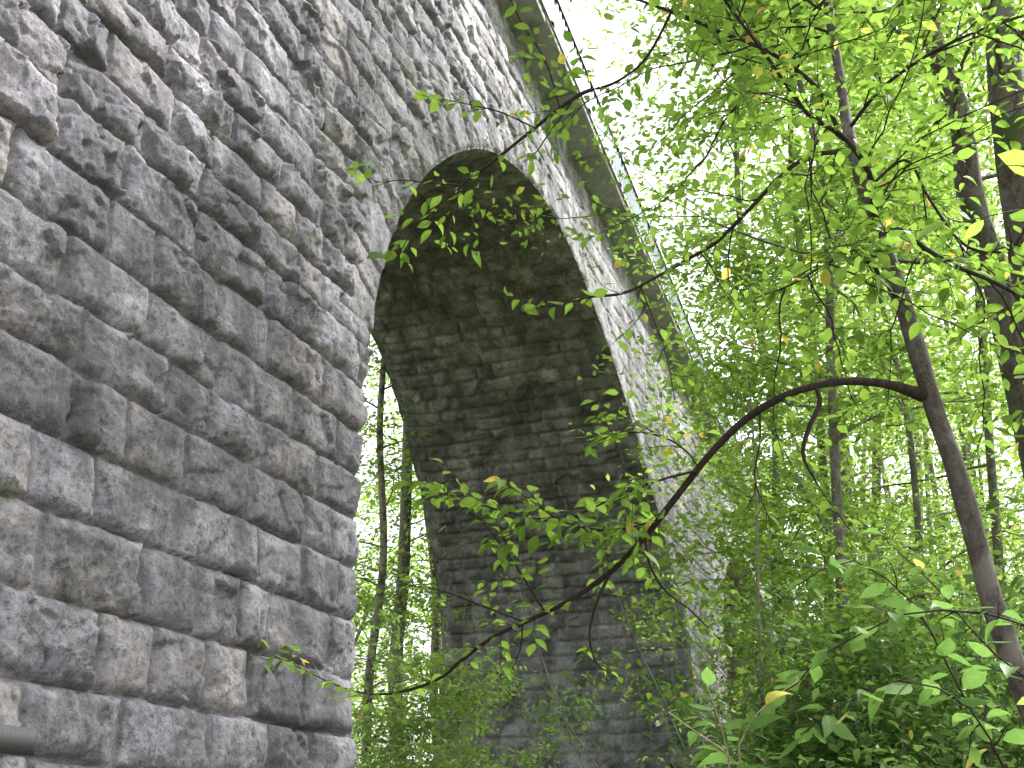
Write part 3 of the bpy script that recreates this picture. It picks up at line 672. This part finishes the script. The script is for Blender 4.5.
for i, (u0, v0, u1, v1, d_, w, top, bm, lb) in enumerate(FT):
    small = top < 6
    forest_tree('birch_stem' if small else 'forest_tree', lb, tp(u0, v0, u1, v1, d_, d_, top, seed=i, wob=.03 if small else .1), trad(w, d_), bm, 6 if small else 22, 60+i,
                .06 if small else .115, .35 if small else 1, .3, 900 if small else (12000 if d_ < 12 else 10000), LEAF if small else LEAF_FAR, clump=.15 if small else (.3 if d_ < 12 else .38), limb_len=(1, 1.9) if i in (1, 2, 3) else (1.5, 3.3))
# trees seen through the arch, behind the viaduct
LT = [
 (366, 768, 383, 370, 22, 10, 14, BARK_PALE, 'leftmost slim grey trunk seen through the gap under the arch'),
 (403, 620, 405, 390, 24, 16, 15, BARK_GREY, 'mottled trunk wrapped in climber, middle of the gap under the arch'),
 (432, 700, 424, 470, 27, 10, 15, BARK_PALE, 'slim trunk hard against the pier edge in the gap under the arch'),
]
for i, (u0, v0, u1, v1, d_, w, top, bm, lb) in enumerate(LT):
    forest_tree('forest_tree', lb, tp(u0, v0, u1, v1, d_, d_, top, seed=20+i, wob=.13), trad(w, d_, top=.4), bm, 20, 80+i, .13, .8, .3, 6500, LEAF_FAR, clump=.42)

# ---------------------------------------------------------------- shrubs
def shrub(name, label, base, h, w, seed, nst=14, nleaf=2500, size=.07, mat=LEAF_DK, smat=BARK_GREY, kind=1, flat=.5, clump=.14, r0=.012, cat='shrub', lean=(0, 0)):
    rr = np.random.RandomState(seed); e = empty(name, (base[0], base[1], 0), label, cat); T = Tubes(); pts = []
    for i in range(nst):
        an = rr.uniform(0, 6.283); k = rr.uniform(.1, 1)*w/h
        q = twig_path((base[0]+rr.normal(0, .12), base[1]+rr.normal(0, .12), -.05), (math.cos(an)*k+lean[0], math.sin(an)*k+lean[1], 1), h*rr.uniform(.65, 1.05), rr, 12, .25, .10)
        T.add(q, np.linspace(r0, r0*.2, 12), 5); pts.append(q[4:])
        for _ in range(6):
            s_ = q[rr.randint(3, 12)]; t2 = twig_path(s_, (rr.normal(0, 1), rr.normal(0, 1), rr.uniform(0, .6)), rr.uniform(.15, .4)*w, rr, 6, .5, .2)
            T.add(t2, np.linspace(r0*.35, r0*.12, 6), 4); pts.append(t2[1:])
    A = np.concatenate(pts); c = A[rr.randint(0, len(A), nleaf//7)]+rr.normal(0, clump, (nleaf//7, 3))*np.array([1, 1, flat])
    o = np.repeat(c, 7, axis=0)+rr.normal(0, clump*.5, (len(c)*7, 3))*np.array([1, 1, .4]); n = len(o)
    d = unit(rr.normal(0, 1, (n, 3))*np.array([1, 1, .4])-[0, 0, .2]); nn = unit(np.array([0, 0, 1.])+rr.normal(0, .5, (n, 3)))
    V = Leaves(); V.add(o, d, nn, size*rr.uniform(.55, 1.2, n), tints(n, rr, .02)); T.obj('stems', smat, e); V.obj('foliage', mat, e, kind); return e
def at(u, d): q = P(*groundpt(u, d)); return (q[0], q[1])
shrub('shrub', 'bright tangled shrub with dry straw-coloured stems growing under the arch', at(412, 11.0), 4.0, 1.05, 101, 46, 13000, .085, LEAF_PALE, STRAW, 1, clump=.16, r0=.014)
shrub('shrub', 'low green shrub at the left foot of the arch opening against the near pier', at(382, 10.2), 3.0, 1.0, 102, 14, 3000, .07, LEAF_PALE, STRAW, clump=.14, r0=.008)
shrub('shrub', 'feathery low shrub spreading in front of the far pier wall', at(485, 11.5), 2.1, .6, 103, 14, 1800, .06, LEAF_PALE, STRAW, clump=.14, r0=.007)
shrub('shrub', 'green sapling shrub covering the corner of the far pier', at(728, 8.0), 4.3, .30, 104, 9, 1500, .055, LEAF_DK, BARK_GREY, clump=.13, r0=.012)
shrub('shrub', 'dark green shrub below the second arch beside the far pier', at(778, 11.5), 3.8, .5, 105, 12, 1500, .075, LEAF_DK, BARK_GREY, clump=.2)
for i, (u, d_, h, w, lb) in enumerate([
    (900, 8.0, 3.3, .7, 'green bush right of the pale birch stem, low in the view'),
    (905, 9.5, 4.0, .9, 'mid green bush in the undergrowth under the arching branch'),
    (950, 7.5, 3.1, .8, 'leafy bush left of the leaning trunk foot'),
    (960, 10.0, 4.6, 1.6, 'bright bush behind the leaning trunk'),
    (1015, 8.0, 3.9, 1.4, 'bushy undergrowth shrub at the lower right edge'),
    (900, 14., 7.5, 2.4, 'tall sunlit bush behind the leaning trunk, middle of the wood'),
    (985, 15., 7.5, 2.4, 'tall pale green bush toward the right edge, behind the others'),
    (845, 15., 4.2, 1.1, 'dark bush at the end of the viaduct near the slender grey trees')]):
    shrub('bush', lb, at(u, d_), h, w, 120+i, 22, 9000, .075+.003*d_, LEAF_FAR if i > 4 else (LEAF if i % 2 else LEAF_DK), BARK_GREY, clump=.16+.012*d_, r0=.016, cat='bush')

# small sprigs rooted in the wall joints
for i, (u, v, lb, n, sz) in enumerate([(262, 658, 'two-leaved green sprig on the wall near the pier edge', 5, .07), (190, 500, 'tiny green plant in a wall joint among the lower courses', 14, .02), (235, 604, 'small hanging fern in a vertical joint of the lower wall', 16, .018), (8, 492, 'mossy tuft in the wall joint at the left edge', 16, .02), (232, 430, 'moss clump in a gap between stones halfway up the pier', 20, .02)]):
    rr = np.random.RandomState(200+i); w = ray(u, v); t = (D0-.07)/(w[1]-BAT*w[2]); p = CAM+w*t
    e = empty('wall_plant', p, lb, 'plant'); T = Tubes(); V = Leaves()
    for k in range(3):
        q = twig_path(p+np.array([0, .06, 0]), (rr.normal(0, .6), -1, rr.normal(0, .5)), .12 if sz < .05 else .22, rr, 5, .6); T.add(q, np.linspace(.0015, .0008, 5), 4)
        m = max(2, n//3); o = q[rr.randint(1, 5, m)]+rr.normal(0, .012, (m, 3)); V.add(o, unit(rr.normal(0, 1, (m, 3))-[0, .3, .3]), unit(rr.normal(0, .4, (m, 3))+[0, -.6, .8]), sz*rr.uniform(.6, 1.3, m), tints(m, rr, 0))
    T.obj('stems', BARK_TWIG, e); V.obj('foliage', LEAF, e, 0)

# ribbed metal plate fixed to the wall, lower left
e = empty('metal_plate', (3.98, 3.9, 2.1), 'small grey ribbed metal plate fixed to the stone wall in the lower left corner', 'plate')
w0 = CAM+ray(-22, 722)*(3.86/ray(-22, 722)[1]); w1 = CAM+ray(38, 728)*(3.86/ray(38, 728)[1]); hh = .118
n = 60; V = []; 
for row, (dz, dy) in enumerate([(0, 0), (0, .008), (-hh, .008), (-hh, 0)]):
    for k in range(n):
        t = k/(n-1); q = w0+(w1-w0)*t; q = q.copy(); q[2] = (w0[2]+w1[2])/2+dz; q[1] = 3.86+dy-(.002*(k % 4 == 0) if dy == 0 else 0); V.append(q)
Fq = [(a_*n+k, a_*n+k+1, ((a_+1) % 4)*n+k+1, ((a_+1) % 4)*n+k) for a_ in range(4) for k in range(n-1)]+[(0, n, 2*n, 3*n), (n-1, 4*n-1, 3*n-1, 2*n-1)]
mesh_obj('sheet', V, np.array(Fq), PLATE, e, False)
brk = [[(w1[0]-.10+a_, 3.875+c_, w1[2]-.02+b_) for b_ in (0, -.02) for (a_, c_) in ((0, 0), (.03, 0), (.03, .16), (0, .16))] for _ in (0,)]
boxes('bracket', [np.array(brk[0])], DARKM, e)

# ---------------------------------------------------------------- ground, undergrowth, far wood
def ground():
    xs = np.concatenate([np.linspace(-300, -30, 20), np.arange(-29, 70, .5), np.linspace(72, 400, 30)])
    ys = np.concatenate([np.linspace(-300, -41, 20), np.arange(-40, 40, .5), np.linspace(42, 300, 20)])
    X, Y = np.meshgrid(xs, ys, indexing='ij')
    Z = (fbm(X*.25, Y*.25, 5, 4)-.5)*.5+np.clip(np.hypot(X, Y)-40, 0, 400)*.01
    Z = Z*sst(2, 6, np.hypot(X, Y)) - .05
    V = np.stack([X, Y, Z], -1).reshape(-1, 3); I = np.arange(X.size).reshape(X.shape)
    q = np.stack([I[:-1, :-1], I[1:, :-1], I[1:, 1:], I[:-1, 1:]], -1).reshape(-1, 4)
    m, nt, out = nmat('forest_floor'); pos = N(nt, 'ShaderNodeNewGeometry').outputs['Position']
    c = mix(nt, noise(nt, pos, 6, 6), (.05, .035, .02), (.13, .10, .06)); c = mix(nt, ramp(nt, noise(nt, pos, .8, 5), [(.45, g(0)), (.6, g(.8))]), c, (.04, .07, .015))
    p = N(nt, 'ShaderNodeBsdfPrincipled'); p.inputs['Roughness'].default_value = .95; L(nt, c, p.inputs['Base Color'])
    L(nt, bump(nt, noise(nt, pos, 20, 5), .05), p.inputs['Normal']); L(nt, p.outputs[0], out.inputs['Surface'])
    tag(mesh_obj('ground', V, q, m), kind='structure')
ground()

def clumps(name, C, rr, per, spreadxy, flat, size, mat, label, kind=2, cat='foliage'):
    o = np.repeat(C, per, axis=0); n = len(o); o = o+rr.normal(0, 1, (n, 3))*np.array([spreadxy, spreadxy, spreadxy*flat])
    d = unit(rr.normal(0, 1, (n, 3))*np.array([1, 1, .4])); nn = unit(np.array([0, 0, 1.])+rr.normal(0, .6, (n, 3)))
    V = Leaves(); V.add(o, d, nn, size*rr.uniform(.6, 1.25, n), tints(n, rr, .015)); ob = V.obj(name, mat, None, kind)
    tag(ob, label, cat, kind='stuff'); return ob
rr = np.random.RandomState(77)
# herb layer around the bridge
m = 5200; X = rr.uniform(6, 46, m); Y = rr.uniform(-26, 34, m); k = ~((X < 7.5) & (Y > 3.6) & (Y < 9.8)); X, Y = X[k], Y[k]
k = ~(((X > 20.5) & (X < 24.4)) & (Y > 3.6) & (Y < 10)); X, Y = X[k], Y[k]
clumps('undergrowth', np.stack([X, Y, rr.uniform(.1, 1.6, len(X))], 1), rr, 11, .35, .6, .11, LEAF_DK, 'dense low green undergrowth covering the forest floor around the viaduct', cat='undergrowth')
# far wood: trunks plus layered foliage
def far_wood(name, label, az0, az1, r0, r1, ntree, seed, dens, hr=(15, 27)):
    rr = np.random.RandomState(seed); T = Tubes(); C = []
    for i in range(ntree):
        az = math.radians(rr.uniform(az0, az1)); R_ = rr.uniform(r0, r1); x, y = R_*math.cos(az), R_*math.sin(az)
        if y > 2.5 and y < 11.5 and x < 70: continue
        h = rr.uniform(*hr); q = twig_path((x, y, -.1), (rr.normal(0, .04), rr.normal(0, .04), 1), h, rr, 9, 0, .06)
        T.add(q, np.linspace(rr.uniform(.07, .16), .03, 9), 7, .1)
        nc = int(dens*rr.uniform(.6, 1.3)); zz = rr.uniform(rr.uniform(.10, .65), 1.0, nc)*h; w = 2.6*np.sqrt(np.clip(1.1-np.abs(zz/h-.55), .2, 1))
        an = rr.uniform(0, 6.283, nc); ra_ = w*np.sqrt(rr.rand(nc)); C.append(np.stack([x+ra_*np.cos(an), y+ra_*np.sin(an), zz], 1))
        for j in range(9):
            s_ = q[rr.randint(2, 9)]; an1 = rr.uniform(0, 6.28); t2 = twig_path(s_, (math.cos(an1), math.sin(an1), .5), rr.uniform(1.2, 2.8), rr, 5, .3); T.add(t2, np.linspace(.03, .008, 5), 4)
    C = np.concatenate(C); n = len(C); per = 20
    o = np.repeat(C, per, axis=0); o = o+rr.normal(0, 1, o.shape)*np.array([.6, .6, .16]); n = len(o)
    d = unit(rr.normal(0, 1, (n, 3))*np.array([1, 1, .35])); nn = unit(np.array([0, 0, 1.])+rr.normal(0, .5, (n, 3)))
    V = Leaves(); V.add(o, d, nn, .23*rr.uniform(.6, 1.25, n), tints(n, rr, .01)); ob = V.obj(name, LEAF_FAR, None, 2); tag(ob, label, 'wood', kind='stuff')
    vt = np.concatenate(T.V); qt = np.concatenate(T.Q); t_ = mesh_obj(name+'_trunks', vt, qt, BARK_GREY, ob)
    t_.name = 'trunks'; tag(t_, kind='stuff')
far_wood('far_wood', 'sunlit green wood filling the background right of the viaduct', -42, 4.5, 19, 48, 80, 91, 28)
far_wood('far_wood', 'green wood behind the viaduct seen through the gap under the arch', 21, 58, 30, 52, 60, 92, 34, (8, 14))

# ---------------------------------------------------------------- light
w = bpy.data.worlds.new('World'); S.world = w; w.use_nodes = True; nt = w.node_tree; nt.nodes.clear()
sky = nt.nodes.new('ShaderNodeTexSky'); sky.sky_type = 'NISHITA'; sky.sun_disc = False
SUN_AZ, SUN_EL = math.radians(-40), math.radians(50)     # direction towards the sun: angle from +X (ccw), elevation
sky.sun_elevation = SUN_EL; sky.sun_rotation = math.pi/2-SUN_AZ; sky.dust_density = 4; sky.air_density = 1.2
hsv = nt.nodes.new('ShaderNodeHueSaturation'); hsv.inputs['Saturation'].default_value = .22; hsv.inputs['Value'].default_value = 1
bg = nt.nodes.new('ShaderNodeBackground'); bg.inputs['Strength'].default_value = .15; wo = nt.nodes.new('ShaderNodeOutputWorld')
nt.links.new(sky.outputs[0], hsv.inputs['Color']); nt.links.new(hsv.outputs[0], bg.inputs['Color']); nt.links.new(bg.outputs[0], wo.inputs['Surface'])
sl = bpy.data.lights.new('sun', 'SUN'); sl.energy = 4.6; sl.angle = math.radians(6); sl.color = (1, .97, .92)
so = bpy.data.objects.new('sun', sl); link(so)
sd = Vector((math.cos(SUN_EL)*math.cos(SUN_AZ), math.cos(SUN_EL)*math.sin(SUN_AZ), math.sin(SUN_EL)))
so.rotation_euler = sd.to_track_quat('Z', 'Y').to_euler(); so.location = (0, 0, 40)

cd = bpy.data.cameras.new('camera'); cd.sensor_width = 36; cd.lens = F/1024*36; cd.clip_start = .05; cd.clip_end = 2000
co = bpy.data.objects.new('camera', cd); link(co); co.location = tuple(CAM); co.rotation_euler = (math.pi/2+PITCH, 0, AZ-math.pi/2)
S.camera = co
S.view_settings.view_transform = 'Standard'; S.view_settings.look = 'None'; S.view_settings.exposure = 1.53; S.view_settings.gamma = 1
S.cycles.max_bounces = 7; S.cycles.diffuse_bounces = 4; S.cycles.transmission_bounces = 4; S.cycles.use_denoising = True
